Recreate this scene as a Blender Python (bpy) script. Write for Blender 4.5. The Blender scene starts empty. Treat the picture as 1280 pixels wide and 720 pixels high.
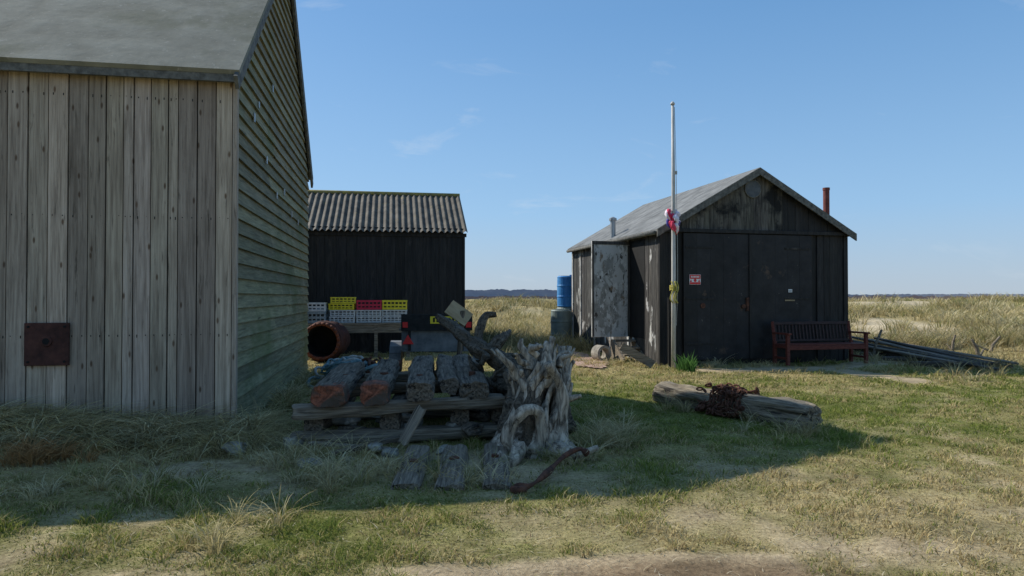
import bpy, math, random
import numpy as np
from mathutils import Vector, Matrix, noise as mn
random.seed(7); rng=np.random.default_rng(11)
D=bpy.data; SC=bpy.context.scene; COL=SC.collection
R=math.radians
# ---------------------------------------------------------------- materials
def ramp(nt,fac,p0,p1,c0=(0,0,0,1),c1=(1,1,1,1)):
    r=nt.nodes.new('ShaderNodeValToRGB'); e=r.color_ramp.elements
    e[0].position=p0; e[1].position=p1; e[0].color=c0; e[1].color=c1
    nt.links.new(fac,r.inputs[0]); return r.outputs[0]
def mixc(nt,fac,a,b,mode='MIX'):
    m=nt.nodes.new('ShaderNodeMix'); m.data_type='RGBA'; m.blend_type=mode
    for s,v in ((m.inputs[0],fac),(m.inputs[6],a),(m.inputs[7],b)):
        if hasattr(v,'is_output'): nt.links.new(v,s)
        elif isinstance(v,(int,float)): s.default_value=v
        else: s.default_value=(v[0],v[1],v[2],1)
    return m.outputs[2]
def noise_n(nt,vec,scale,detail=6,rough=.6,dist=0):
    n=nt.nodes.new('ShaderNodeTexNoise'); n.inputs['Scale'].default_value=scale
    n.inputs['Detail'].default_value=detail; n.inputs['Roughness'].default_value=rough
    n.inputs['Distortion'].default_value=dist
    nt.links.new(vec,n.inputs['Vector']); return n.outputs[0]
def mapping(nt,vec,sc,rot=(0,0,0)):
    m=nt.nodes.new('ShaderNodeMapping'); m.inputs['Scale'].default_value=sc; m.inputs['Rotation'].default_value=rot
    nt.links.new(vec,m.inputs['Vector']); return m.outputs[0]
def mat(name,c1,c2,sc=(1,1,1),ns=6,detail=8,p=(.35,.65),rough=.8,bump=.3,bd=.02,patches=(),attr=False,metal=0,dist=0,spec=.3,knots=False):
    m=D.materials.new(name); m.use_nodes=True; nt=m.node_tree; b=nt.nodes['Principled BSDF']
    tc=nt.nodes.new('ShaderNodeTexCoord').outputs['Object']
    v=mapping(nt,tc,sc)
    n=noise_n(nt,v,ns,detail,.65,dist)
    f=ramp(nt,n,p[0],p[1]); c=mixc(nt,f,c1,c2)
    for (pc,ps,psc,t0,t1) in patches:
        pn=noise_n(nt,mapping(nt,tc,psc),ps,7,.65,.3)
        c=mixc(nt,ramp(nt,pn,t0,t1),c,pc)
    if knots:
        vo=nt.nodes.new('ShaderNodeTexVoronoi'); vo.voronoi_dimensions='2D'; vo.inputs['Scale'].default_value=1
        v1=mapping(nt,tc,(1,1,1),(math.pi/2,0,0)); nt.links.new(mapping(nt,v1,(knots[0],knots[1],1)),vo.inputs['Vector'])
        k=ramp(nt,vo.outputs['Distance'],.03,.065,(1,1,1,1),(0,0,0,1))
        c=mixc(nt,k,c,(c1[0]*.6,c1[1]*.5,c1[2]*.42))
    if attr:
        a=nt.nodes.new('ShaderNodeAttribute'); a.attribute_name='Col'
        c=mixc(nt,1.0,c,a.outputs['Color'],'MULTIPLY')
    nt.links.new(c,b.inputs['Base Color'])
    b.inputs['Roughness'].default_value=rough; b.inputs['Metallic'].default_value=metal
    b.inputs['Specular IOR Level'].default_value=spec
    if bump:
        bu=nt.nodes.new('ShaderNodeBump'); bu.inputs['Strength'].default_value=bump; bu.inputs['Distance'].default_value=bd
        nt.links.new(n,bu.inputs['Height']); nt.links.new(bu.outputs[0],b.inputs['Normal'])
    return m
I3=(1,1,1)
M_front=mat('weathered_boards',(.22,.172,.13),(.50,.415,.325),(14,14,.55),3,9,(.33,.68),bump=.5,bd=.01,attr=True,
   patches=[((.17,.13,.095),1.2,(3,3,.5),.56,.78),((.52,.44,.35),.9,(1.5,1.5,.7),.56,.85),((.12,.095,.07),9,(3,3,.25),.58,.70)],knots=(4.3,1.5))
M_clap=mat('green_clapboards',(.125,.112,.066),(.34,.30,.19),(8,.8,12),3,8,(.3,.7),bump=.6,bd=.012,attr=True,
   patches=[((.13,.14,.055),.8,(1,1,1),.50,.72),((.38,.33,.235),1.1,(1,1,1.5),.60,.8),((.07,.065,.04),5,(1,.25,3),.60,.70)])
M_felt=mat('roof_felt',(.16,.155,.12),(.29,.28,.225),I3,2.2,9,(.3,.7),rough=.95,bump=.6,bd=.02,patches=[((.12,.125,.075),.7,I3,.50,.72),((.40,.38,.32),14,I3,.60,.78)])
M_felt2=mat('roof_felt_grey',(.12,.125,.125),(.25,.255,.25),(1,1,1),3,8,(.3,.7),rough=.95,bump=.5,spec=.15,patches=[((.07,.07,.065),1,(1,.3,1),.55,.8)])
M_trim=mat('grey_trim',(.07,.068,.06),(.18,.175,.155),(3,3,3),4,6,bump=.4)
M_black=mat('tarred_boards',(.007,.007,.007),(.032,.029,.026),(5,5,.6),3,8,(.35,.75),rough=.6,bump=.8,bd=.02,attr=True,spec=.3,
   patches=[((.08,.07,.06),1.6,(2.2,2.2,.8),.60,.8),((.22,.21,.19),5,(1,1,1),.71,.75)])
M_door=mat('black_door_paint',(.008,.008,.009),(.022,.021,.022),I3,3,6,rough=.55,bump=.6,bd=.01,attr=True,spec=.3,
   patches=[((.085,.055,.038),2.2,(1,1,.8),.61,.70),((.17,.155,.13),9,I3,.68,.71)])
M_peel=mat('peeling_paint',(.20,.20,.185),(.30,.30,.28),(3,3,2),4,8,rough=.75,bump=.6,attr=True,
   patches=[((.46,.46,.44),3.0,(1,1,.6),.44,.50),((.56,.56,.54),7,(1,1,.6),.55,.60),((.05,.045,.04),9,(1,1,.45),.60,.64),((.20,.15,.105),3.3,(1,1,.5),.60,.66)])
M_sidew=mat('black_side_boards',(.02,.019,.018),(.085,.08,.072),(5,5,.7),4,8,rough=.65,bump=.7,attr=True,
   patches=[((.42,.42,.40),3.5,(1,1,.35),.59,.63)])
M_gable=mat('weathered_gable',(.035,.032,.027),(.165,.15,.125),(7,7,.7),3,8,(.35,.68),bump=.5,attr=True,patches=[((.012,.012,.012),1.5,I3,.50,.60)])
M_corr=mat('corrugated_sheet',(.045,.04,.032),(.145,.128,.10),(1.5,1,1),2.5,8,bump=.3,patches=[((.20,.165,.06),4,I3,.60,.75)])
M_lich=mat('ridge_lichen',(.16,.14,.06),(.38,.30,.08),I3,6,8)
M_sleeper=mat('old_sleeper',(.035,.027,.019),(.28,.225,.165),(1.2,16,16),2.5,9,(.34,.7),rough=.85,bump=1,bd=.02,
   patches=[((.018,.014,.011),3,(.5,5,5),.56,.62)])
M_beam=mat('grey_beam',(.08,.064,.046),(.37,.305,.225),(1,18,18),2.5,9,(.34,.7),rough=.9,bump=1,bd=.02,patches=[((.03,.024,.018),3,(.4,6,6),.58,.65)])
M_heap=mat('dark_planks',(.02,.017,.014),(.12,.10,.078),(1,18,18),2.5,9,(.34,.7),rough=.9,bump=1,bd=.02)
M_redend=mat('red_sleeper',(.08,.03,.018),(.36,.125,.07),(2,8,8),3,8,rough=.85,bump=.9,patches=[((.085,.062,.045),3,I3,.46,.56)])
M_drift=mat('driftwood',(.075,.058,.042),(.56,.475,.37),(7,7,1.6),3,10,(.36,.62),rough=.85,bump=.8,bd=.02,dist=.8,patches=[((.03,.024,.018),3,I3,.58,.68)])
M_drift2=mat('dark_driftwood',(.03,.023,.016),(.22,.178,.13),(6,6,6),3,10,(.36,.68),rough=.85,bump=1,bd=.03,dist=1.5)
M_log=mat('weathered_log',(.07,.055,.037),(.40,.335,.24),(1,14,14),2.5,10,(.33,.68),rough=.88,bump=1,bd=.03,patches=[((.03,.025,.02),2.5,(.5,4,4),.54,.61)])
M_rust=mat('rust',(.04,.018,.012),(.16,.066,.038),I3,14,8,rough=.85,bump=.8,bd=.01)
M_rustdk=mat('dark_rust_plate',(.035,.014,.011),(.09,.035,.026),I3,8,8,rough=.8,bump=.4,bd=.01)
M_dark=mat('black_and_painted_shade',(.006,.006,.006),(.012,.012,.012),bump=0)  # plain black; also paints the shade in doorway, plate hole and drum
M_pole=mat('pole_paint',(.40,.39,.36),(.60,.58,.54),(4,4,.5),5,5,rough=.5,bump=.1)
M_white=mat('white_plastic',(.40,.42,.42),(.62,.63,.61),I3,4,5,rough=.5,bump=.1)
M_yel=mat('yellow_plastic',(.62,.50,.02),(.80,.68,.05),I3,4,5,rough=.45,bump=.1)
M_redp=mat('red_plastic',(.45,.02,.05),(.6,.03,.07),I3,4,5,rough=.45,bump=.1)
M_greyp=mat('grey_plastic',(.16,.2,.21),(.30,.34,.35),I3,4,5,rough=.5,bump=.1)
M_blue=mat('blue_barrel_plastic',(.04,.20,.50),(.08,.30,.62),I3,3,5,rough=.4,bump=.1)
M_butt=mat('green_grey_plastic',(.12,.16,.15),(.22,.27,.25),I3,3,5,rough=.5,bump=.2)
M_flag1=mat('flag_red',(.6,.03,.08),(.7,.08,.16),I3,4,3,bump=0)
M_flag2=mat('flag_white',(.7,.62,.72),(.8,.75,.8),I3,4,3,bump=0)
M_flag3=mat('flag_blue',(.05,.05,.28),(.1,.09,.38),I3,4,3,bump=0)
M_rope=mat('yellow_rope',(.38,.33,.06),(.55,.48,.12),I3,30,3)
M_rope2=mat('pale_rope',(.35,.34,.3),(.5,.48,.44),I3,30,3)
M_bench=mat('red_bench_paint',(.085,.02,.013),(.17,.045,.03),(3,12,12),4,7,rough=.65,bump=.4)
M_bench2=mat('dark_bench_slats',(.018,.010,.009),(.055,.026,.022),(2,12,12),4,7,rough=.6,bump=.4)
M_signr=mat('sign_red',(.6,.02,.02),(.68,.03,.03),I3,5,3,bump=0,rough=.4)
M_signw=mat('sign_white',(.68,.68,.66),(.78,.78,.76),I3,5,3,bump=0,rough=.4)
M_plate=mat('plate_yellow',(.7,.55,.02),(.8,.65,.04),I3,5,3,bump=0,rough=.35)
M_tr=mat('trailer_grey',(.08,.09,.10),(.2,.21,.22),I3,4,7,rough=.5,bump=.3)
M_rub=mat('rubber',(.012,.012,.012),(.03,.03,.03),I3,8,4)
M_pink=mat('pink_slab',(.30,.19,.14),(.46,.32,.25),I3,4,8,rough=.95,bump=.4)
M_stone=mat('pale_stone',(.15,.135,.11),(.42,.385,.32),I3,5,9,rough=.9,bump=.6)
M_metal=mat('galvanised',(.3,.31,.31),(.45,.46,.46),I3,5,5,rough=.45,metal=.6,bump=.1)
M_redpipe=mat('red_pipe',(.12,.03,.022),(.2,.06,.045),I3,6,6,rough=.7)
M_ply=mat('plywood',(.3,.22,.12),(.42,.32,.19),(1,8,1),4,6)
M_net=mat('net_cord',(.08,.15,.17),(.2,.30,.32),I3,20,6)
def grassmat(name,tr=.35):
    m=D.materials.new(name); m.use_nodes=True; nt=m.node_tree; nt.nodes.remove(nt.nodes['Principled BSDF'])
    a=nt.nodes.new('ShaderNodeAttribute'); a.attribute_name='Col'
    d=nt.nodes.new('ShaderNodeBsdfDiffuse'); t=nt.nodes.new('ShaderNodeBsdfTranslucent'); mx=nt.nodes.new('ShaderNodeMixShader')
    mx.inputs[0].default_value=tr
    nt.links.new(a.outputs['Color'],d.inputs[0]); nt.links.new(a.outputs['Color'],t.inputs[0])
    nt.links.new(d.outputs[0],mx.inputs[1]); nt.links.new(t.outputs[0],mx.inputs[2])
    nt.links.new(mx.outputs[0],nt.nodes['Material Output'].inputs[0]); return m
M_grass=grassmat('grass_blades_green'); M_dry=grassmat('grass_blades_dry',.3)
# ---------------------------------------------------------------- mesh helpers
class MB:
    def __init__(s): s.v=[]; s.f=[]; s.c=[]
    def face(s,pts,col=(1,1,1)):
        b=len(s.v); s.v+= [tuple(p) for p in pts]; s.f.append(tuple(range(b,b+len(pts)))); s.c.append(col)
    def box(s,x0,x1,y0,y1,z0,z1,col=(1,1,1),M=None):
        P=[Vector(p) for p in ((x0,y0,z0),(x1,y0,z0),(x1,y1,z0),(x0,y1,z0),(x0,y0,z1),(x1,y0,z1),(x1,y1,z1),(x0,y1,z1))]
        if M is not None: P=[M@p for p in P]
        b=len(s.v); s.v+=[tuple(p) for p in P]
        for f in ((0,3,2,1),(4,5,6,7),(0,1,5,4),(1,2,6,5),(2,3,7,6),(3,0,4,7)):
            s.f.append(tuple(b+i for i in f)); s.c.append(col)
    def prism(s,poly,axis,a,b,col=(1,1,1)):
        def P(p,t): return (p[0],t,p[1]) if axis=='y' else (t,p[0],p[1])
        n=len(poly); o=len(s.v)
        s.v+=[P(p,a) for p in poly]+[P(p,b) for p in poly]
        s.f.append(tuple(o+i for i in range(n))); s.f.append(tuple(o+n+i for i in reversed(range(n))))
        for i in range(n): s.f.append((o+i,o+n+i,o+n+(i+1)%n,o+(i+1)%n))
        s.c+=[col]*(n+2)
    def tube(s,pts,rads,n=10,col=(1,1,1),amp=0,lobes=0,lobeamp=0,twist=0,caps=True,nf=4):
        pts=[Vector(p) for p in pts]; o=len(s.v); t0=(pts[1]-pts[0]).normalized()
        up=Vector((0,0,1)) if abs(t0.z)<.9 else Vector((1,0,0)); a=t0.cross(up).normalized()
        for i,p in enumerate(pts):
            t=(pts[min(i+1,len(pts)-1)]-pts[max(i-1,0)]).normalized()
            a=(a-t*a.dot(t)).normalized(); b=t.cross(a); r=rads[i] if hasattr(rads,'__len__') else rads
            for k in range(n):
                th=2*math.pi*k/n; rr=r
                if lobes: rr*=1+lobeamp*math.sin(lobes*th+twist*i)
                q=p+(a*math.cos(th)+b*math.sin(th))*rr
                if amp: q+= (q-p).normalized()*amp*r*(mn.noise(q*nf)+.6*mn.noise(q*nf*2.7)) *1.5
                s.v.append(tuple(q))
        for i in range(len(pts)-1):
            for k in range(n):
                s.f.append((o+i*n+k,o+i*n+(k+1)%n,o+(i+1)*n+(k+1)%n,o+(i+1)*n+k)); s.c.append(col)
        if caps:
            s.f.append(tuple(o+k for k in reversed(range(n)))); s.c.append(col)
            e=o+(len(pts)-1)*n; s.f.append(tuple(e+k for k in range(n))); s.c.append(col)
    def build(s,name,m,parent=None,smooth=False,bevel=0,M=None):
        me=D.meshes.new(name); me.from_pydata(s.v,[],s.f)
        ca=me.color_attributes.new('Col','FLOAT_COLOR','CORNER')
        cols=np.repeat(np.array([(*c,1) for c in s.c],dtype=np.float32),[len(f) for f in s.f],axis=0)
        ca.data.foreach_set('color',cols.ravel())
        me.materials.append(m); me.update()
        if smooth: me.polygons.foreach_set('use_smooth',[True]*len(me.polygons))
        ob=D.objects.new(name,me); COL.objects.link(ob)
        if parent: ob.parent=parent
        if M is not None: ob.matrix_local=M
        if bevel:
            bm=ob.modifiers.new('b','BEVEL'); bm.width=bevel; bm.segments=2; bm.limit_method='ANGLE'
        return ob
def empty(name,loc=(0,0,0),rz=0):
    e=D.objects.new(name,None); COL.objects.link(e); e.location=loc; e.rotation_euler=(0,0,R(rz)); e.empty_display_size=.2; return e
def curve(ctrl,n=24):
    P=[Vector(c) for c in ctrl]; P=[P[0]*2-P[1]]+P+[P[-1]*2-P[-2]]; out=[]
    segs=len(P)-3
    for i in range(n+1):
        u=i/n*segs; k=min(int(u),segs-1); t=u-k; a,b,c,d=P[k:k+4]
        out.append(.5*((2*b)+(c-a)*t+(2*a-5*b+4*c-d)*t*t+(3*b-a-3*c+d)*t**3))
    return out
def frame(p0,p1,roll=0):
    p0=Vector(p0);p1=Vector(p1); x=(p1-p0).normalized(); y=Vector((0,0,1)).cross(x).normalized(); z=x.cross(y)
    M=Matrix((x,y,z)).transposed().to_4x4(); M=Matrix.Translation(p0)@M@Matrix.Rotation(roll,4,'X'); return M,(p1-p0).length
def baulk(name,p0,p1,w,h,m,parent=None,amp=.012,roll=0,taper=1,nr=28,seed=0,sq=5):
    M,L=frame(p0,p1,roll); mb=MB(); n=24
    for i in range(nr+1):
        x=L*i/nr; k=1+(taper-1)*i/nr
        e=1 if 0<i<nr else .93
        for j in range(n):
            th=2*math.pi*j/n; c,s=math.cos(th),math.sin(th)
            rr=(abs(c)**sq+abs(s)**sq)**(-1/sq)
            q=Vector((x,c*rr*w/2*k*e,s*rr*h/2*k*e)); nv=Vector((x*1.3+seed*7,q.y*9,q.z*9))
            d=(mn.noise(nv)+.5*mn.noise(nv*2.3))*amp*1.6
            dn=Vector((0,c,s))*d; q+=dn
            if i in(0,nr): q.x+= mn.noise(Vector((seed,q.y*14,q.z*14)))*.03
            mb.v.append(tuple(q))
    for i in range(nr):
        for j in range(n):
            mb.f.append((i*n+j,i*n+(j+1)%n,(i+1)*n+(j+1)%n,(i+1)*n+j)); mb.c.append((1,1,1))
    for i,rv in ((0,True),(nr,False)):
        c=len(mb.v); mb.v.append((L*i/nr+(.012 if i==0 else -.012),0,0))
        for j in range(n):
            t=(i*n+j,i*n+(j+1)%n,c); mb.f.append(t[::-1] if rv else t); mb.c.append((1,1,1))
    return mb.build(name,m,parent,smooth=False,M=M)
# ---------------------------------------------------------------- numpy noise & terrain
def vn(x,y,s=0):
    xi=np.floor(x).astype(np.int64); yi=np.floor(y).astype(np.int64); fx=x-xi; fy=y-yi
    fx=fx*fx*(3-2*fx); fy=fy*fy*(3-2*fy)
    def h(a,b):
        n=(a*374761393+b*668265263+s*144269504)&0x7fffffff; n=((n^(n>>13))*1274126177)&0x7fffffff; n=n^(n>>16); return (n&0xffff)/65535.
    return (h(xi,yi)*(1-fx)+h(xi+1,yi)*fx)*(1-fy)+(h(xi,yi+1)*(1-fx)+h(xi+1,yi+1)*fx)*fy
def fbm(x,y,s=0,o=4):
    t=0;a=.5;n=0
    for i in range(o): t=t+a*vn(x*2**i+i*17.3,y*2**i-i*9.1,s+i); n+=a; a*=.5
    return t/n
def sst(a,b,x):
    t=np.clip((x-a)/(b-a),0,1); return t*t*(3-2*t)
def ell(x,y,cx,cy,rx,ry): return np.exp(-(((x-cx)/rx)**2+((y-cy)/ry)**2))
def hgt(x,y):
    x=np.asarray(x,float); y=np.asarray(y,float); d=np.sqrt(x*x+y*y)
    h=.05*(fbm(x*.6,y*.6,3)-.5)+.025*(fbm(x*3,y*3,5,3)-.5)
    h+=.24*ell(x,y,-5.6,6.3,1.9,1.0)
    m=sst(22,36,d)*(1-sst(90,180,d))
    h+=m*(-.25+2.2*fbm(x*.10,y*.10,9,4)**1.1+.5*(fbm(x*.5,y*.5,13,3)-.5))*.85
    h+=sst(10,15,x)*sst(10,20,y)*(1-sst(40,60,d))*.6*fbm(x*.3,y*.3,21,3)
    return np.minimum(h,1.22+.12*fbm(x*.4,y*.4,14,3))
def segd(x,y,a,b):
    ax,ay=a;bx,by=b; t=np.clip(((x-ax)*(bx-ax)+(y-ay)*(by-ay))/((bx-ax)**2+(by-ay)**2),0,1)
    return np.sqrt((x-ax-t*(bx-ax))**2+(y-ay-t*(by-ay))**2)
def pathw(x,y):
    d=np.minimum(np.minimum(segd(x,y,(4.2,14.2),(6.6,14.5)),segd(x,y,(6.6,14.5),(7.2,12.4))),segd(x,y,(6.6,14.5),(9,16)))
    return np.clip(1-sst(.28,.55,d+.5*(fbm(x*2.5,y*2.5,91,3)-.5)),0,1)
def weights(x,y):
    d=np.sqrt(x*x+y*y)
    n1=fbm(x*.9,y*.9,31); n2=fbm(x*3.2,y*3.2,37,4)
    g=.38*(n1-.5)*3+.5*(n2-.5)*2+.33
    g+=.58*ell(x,y,2.2,8.6,3.2,2.9)+.25*ell(x,y,-2.6,3.9,2.4,.9)-.25*ell(x,y,3.2,4.6,2.6,1.0)+.15*ell(x,y,8,11,4,3)-.65*ell(x,y,-4.4,6.3,2.4,.8)
    g-=sst(16,23,d)*.5
    g=np.clip(g,0,1)
    s=np.clip((fbm(x*1.7,y*1.7,51)-.54)*5,0,1)*.7*(1-.6*sst(6,9,y))
    s=s+.40*ell(x,y,2.8,4.6,2.6,1.2)+.2*ell(x,y,0,3.2,4,.6)
    s=s+.6*ell(x,y,-.6,6.0,1.6,.55)+.3*ell(x,y,-2.6,6.0,1.0,.4)
    s=np.clip(s+(fbm(x*9,y*9,57,3)-.5)*.6*(s>.08),0,1)
    s=s*(1-.8*ell(x,y,2.2,8.6,2.8,2.6))
    q=ell(x,y,.95,3.78,1.0,.32)+.6*ell(x,y,-.45,3.72,.5,.16); s=np.maximum(s,np.clip((q-.35+.5*(fbm(x*5,y*5,58,3)-.5))*4,0,1))
    s=np.maximum(s,pathw(x,y))
    return g,np.clip(s,0,1)
def gcol(x,y):
    g,s=weights(x,y); d=np.sqrt(x*x+y*y)
    straw=np.array([.40,.33,.16]); green=np.array([.15,.17,.042]); sand=np.array([.45,.36,.24]); far=np.array([.20,.135,.10])
    c=straw*(1-g[...,None])+green*g[...,None]
    c=c*(1-s[...,None])+sand*s[...,None]
    mud=(np.clip((ell(x,y,1.05,3.7,.95,.28)-.3)*2,0,1)*.9)[...,None]; c=c*(1-mud)+np.array([.24,.17,.105])*mud
    k=(.6+.8*fbm(x*6,y*6,61,4))[...,None]; k2=(.7+.6*fbm(x*.35,y*.35,63,4))[...,None]
    dn=sst(20,30,d)[...,None]; c=c*(1-dn)+np.array([.40,.33,.165])*k2*dn
    pn=(np.clip((fbm(x*.16,y*.16,77)-.55)*8,0,1)*sst(20,28,d)*(.35+.65*sst(4,12,x)))[...,None]; c=c*(1-pn)+np.array([.52,.44,.31])*pn
    f=sst(110,200,d)[...,None]; c=c*k; return c*(1-f)+far*k2*f
def geo(a,b,r):
    o=[a]
    while o[-1]<b: o.append(o[-1]*r)
    return np.array(o)
pos=geo(12.,4000.,1.045)
xs=np.concatenate([-pos[::-1],np.arange(-11.94,11.99,.07),pos])
ys=np.concatenate([-geo(20,600,1.3)[::-1],np.arange(-19,2.4,.8),np.arange(2.45,20,.07),geo(20.05,4000,1.017)])
X,Y=np.meshgrid(xs,ys); Z=hgt(X,Y); nx,ny=len(xs),len(ys)
me=D.meshes.new('ground'); V=np.stack([X,Y,Z],-1).reshape(-1,3).astype(np.float32)
me.vertices.add(len(V)); me.vertices.foreach_set('co',V.ravel())
i=np.arange(nx*ny).reshape(ny,nx); Q=np.stack([i[:-1,:-1],i[:-1,1:],i[1:,1:],i[1:,:-1]],-1).reshape(-1)
me.loops.add(len(Q)); me.loops.foreach_set('vertex_index',Q.astype(np.int32)); me.polygons.add(len(Q)//4)
me.polygons.foreach_set('loop_start',np.arange(0,len(Q),4,dtype=np.int32)); me.update(calc_edges=True)
me.polygons.foreach_set('use_smooth',np.ones(len(Q)//4,bool))
ca=me.color_attributes.new('Col','FLOAT_COLOR','POINT'); C=gcol(X,Y).reshape(-1,3); ca.data.foreach_set('color',np.concatenate([C,np.ones((len(C),1))],1).astype(np.float32).ravel())
mg=D.materials.new('ground_turf'); mg.use_nodes=True; nt=mg.node_tree; b=nt.nodes['Principled BSDF']
a=nt.nodes.new('ShaderNodeAttribute'); a.attribute_name='Col'; tc=nt.nodes.new('ShaderNodeTexCoord').outputs['Object']
n1=noise_n(nt,tc,28,8,.75); c=mixc(nt,1.0,a.outputs['Color'],ramp(nt,n1,.3,.7,(.5,.46,.42,1),(1.4,1.4,1.35,1)),'MULTIPLY')
n3=noise_n(nt,tc,1.5,8,.7); c=mixc(nt,1.0,c,ramp(nt,n3,.3,.7,(.75,.75,.72,1),(1.2,1.2,1.2,1)),'MULTIPLY')
nt.links.new(c,b.inputs['Base Color']); b.inputs['Roughness'].default_value=.95; b.inputs['Specular IOR Level'].default_value=.1
bu=nt.nodes.new('ShaderNodeBump'); bu.inputs['Strength'].default_value=.8; bu.inputs['Distance'].default_value=.03
nt.links.new(n1,bu.inputs['Height']); nt.links.new(bu.outputs[0],b.inputs['Normal'])
me.materials.append(mg); go=D.objects.new('ground',me); COL.objects.link(go)
# ---------------------------------------------------------------- grass
def blades(name,x,y,z,H,W,lean,ldir,droop,col,m,K=2):
    N=len(x); a=rng.uniform(0,math.pi,N); S=np.stack([np.cos(a),np.sin(a),np.zeros(N)],1)*(W/2)[:,None]
    L=np.stack([np.cos(ldir),np.sin(ldir),np.zeros(N)],1)*(lean*H)[:,None]; B=np.stack([x,y,z],1); VV=[]
    for k in range(K):
        t=k/K; c=B+L*t*t; c[:,2]+=H*(t-droop*t*t)
        w=1-.45*t; VV+= [c-S*w,c+S*w]
    c=B+L; c[:,2]+=H*(1-droop); VV.append(c)
    n=2*K+1; V=np.stack(VV,1).reshape(-1,3).astype(np.float32)
    fl=[];ls=[];st=0
    for k in range(K-1): fl+=[2*k,2*k+1,2*k+3,2*k+2]; ls.append(st); st+=4
    fl+=[2*K-2,2*K-1,2*K]; ls.append(st); st+=3
    base=(np.arange(N)*n)[:,None]; F=(base+np.array(fl)).reshape(-1).astype(np.int32)
    LS=((np.arange(N)*st)[:,None]+np.array(ls)).reshape(-1).astype(np.int32)
    me=D.meshes.new(name); me.vertices.add(len(V)); me.vertices.foreach_set('co',V.ravel())
    me.loops.add(len(F)); me.loops.foreach_set('vertex_index',F); me.polygons.add(len(LS)); me.polygons.foreach_set('loop_start',LS)
    me.update(calc_edges=True)
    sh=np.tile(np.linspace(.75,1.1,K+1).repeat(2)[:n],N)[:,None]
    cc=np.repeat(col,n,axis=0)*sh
    ca=me.color_attributes.new('Col','FLOAT_COLOR','POINT'); ca.data.foreach_set('color',np.concatenate([cc,np.ones((len(cc),1))],1).astype(np.float32).ravel())
    me.materials.append(m); o=D.objects.new(name,me); COL.objects.link(o); return o
SHEDS=[(-3.03,7.4,10,-8,0,0,6.6),(-1.34,18.8,10,-6,0,0,4.4),(3.28,15.05,13,0,4.72,0,6.2)]
def outside(x,y,mg=.0):
    k=np.ones(len(x),bool)
    for ox,oy,r,x0,x1,y0,y1 in SHEDS:
        c,s=math.cos(R(r)),math.sin(R(r)); lx=(x-ox)*c+(y-oy)*s; ly=-(x-ox)*s+(y-oy)*c
        k&=~((lx>x0-mg)&(lx<x1+mg)&(ly>y0-mg)&(ly<y1+mg))
    return k
def inpoly(x,y,P):
    r=np.zeros(len(x),bool); n=len(P)
    for i in range(n):
        x1,y1=P[i];x2,y2=P[(i+1)%n]
        c=((y1>y)!=(y2>y))&(x<(x2-x1)*(y-y1)/(y2-y1+1e-9)+x1); r^=c
    return r
def pick(g,N,sp=.22):
    pal=np.array([[.155,.20,.042],[.245,.265,.07],[.48,.40,.19],[.58,.48,.26],[.32,.24,.12]])
    pr=rng.uniform(0,1,N); gg=np.clip(g+(pr-.5)*.9,0,1)
    idx=np.where(gg>.62,rng.integers(0,2,N),np.where(gg>.42,rng.choice([1,2],N),rng.integers(2,5,N)))
    return pal[idx]*rng.uniform(1-sp,1+sp,(N,1))
N=430000; d=2.5+21*rng.uniform(0,1,N)**1.6; x=rng.uniform(-.85,.85,N)*d; y=d
g,s=weights(x,y); cl=fbm(x*5,y*5,71,3); cl2=fbm(x*1.6,y*1.6,73,3)
k=outside(x,y,.02)&(rng.uniform(0,1,N)>s*1.0)
x,y,d,g,s,cl,cl2=[q[k] for q in (x,y,d,g,s,cl,cl2)]; N=len(x)
H=(.012+.17*np.clip(cl-.34,0,1)**1.35*(.4+1.4*cl2))*rng.uniform(.6,1.4,N)*(1+.03*d)*(1-.45*s); W=.0026+.0009*d
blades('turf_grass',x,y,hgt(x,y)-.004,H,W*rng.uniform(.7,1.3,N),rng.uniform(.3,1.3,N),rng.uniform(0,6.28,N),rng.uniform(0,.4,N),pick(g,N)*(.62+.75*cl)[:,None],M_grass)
n=9000; d=2.6+9*rng.uniform(0,1,n)**1.5; x=rng.uniform(-.85,.85,n)*d; k=outside(x,d,.05); x,d=x[k],d[k]; n=len(x)
blades('dead_stem_litter',x,d,hgt(x,d)+.004,rng.uniform(.008,.03,n),np.full(n,.006),rng.uniform(2,5,n),rng.uniform(0,6.28,n),rng.uniform(.3,.9,n),np.array([[.55,.47,.3],[.16,.11,.07],[.62,.55,.4]])[rng.integers(0,3,n)],M_dry)
def clumps(name,cx,cy,rad,nb,h,w,col,m,lean=(.3,.9),droop=(.1,.5),K=3,bias=None,cj=.25):
    n=len(cx); x=np.repeat(cx,nb); y=np.repeat(cy,nb); N=len(x)
    a=rng.uniform(0,6.28,N); r=np.repeat(rad,nb)*np.sqrt(rng.uniform(0,1,N)); x=x+np.cos(a)*r; y=y+np.sin(a)*r
    k=outside(x,y,.0)
    H=np.repeat(h,nb)*rng.uniform(.5,1.25,N); W=np.repeat(w,nb)*rng.uniform(.7,1.3,N); c=np.repeat(col,nb,axis=0)*rng.uniform(1-cj,1+cj,(N,1))
    ld=a+rng.normal(0,.5,N) if bias is None else rng.normal(bias,.9,N)
    x,y,H,W,c,ld=x[k],y[k],H[k],W[k],c[k],ld[k]; N=len(x)
    return blades(name,x,y,hgt(x,y)-.01,H,W,rng.uniform(*lean,N),ld,rng.uniform(*droop,N),c,m,K)
strawp=np.array([[.50,.42,.20],[.56,.47,.26],[.42,.34,.16],[.30,.29,.12],[.62,.54,.33]])
n=10000; d=19+80*rng.uniform(0,1,n)**1.5; x=rng.uniform(-.35,.85,n)*d; dens=fbm(x*.16,d*.16,77); k=(rng.uniform(0,1,n)<np.clip(1.5-(dens-.43)*7,.12,1))|((x<3.5)&(rng.uniform(0,1,n)<.75))
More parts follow.
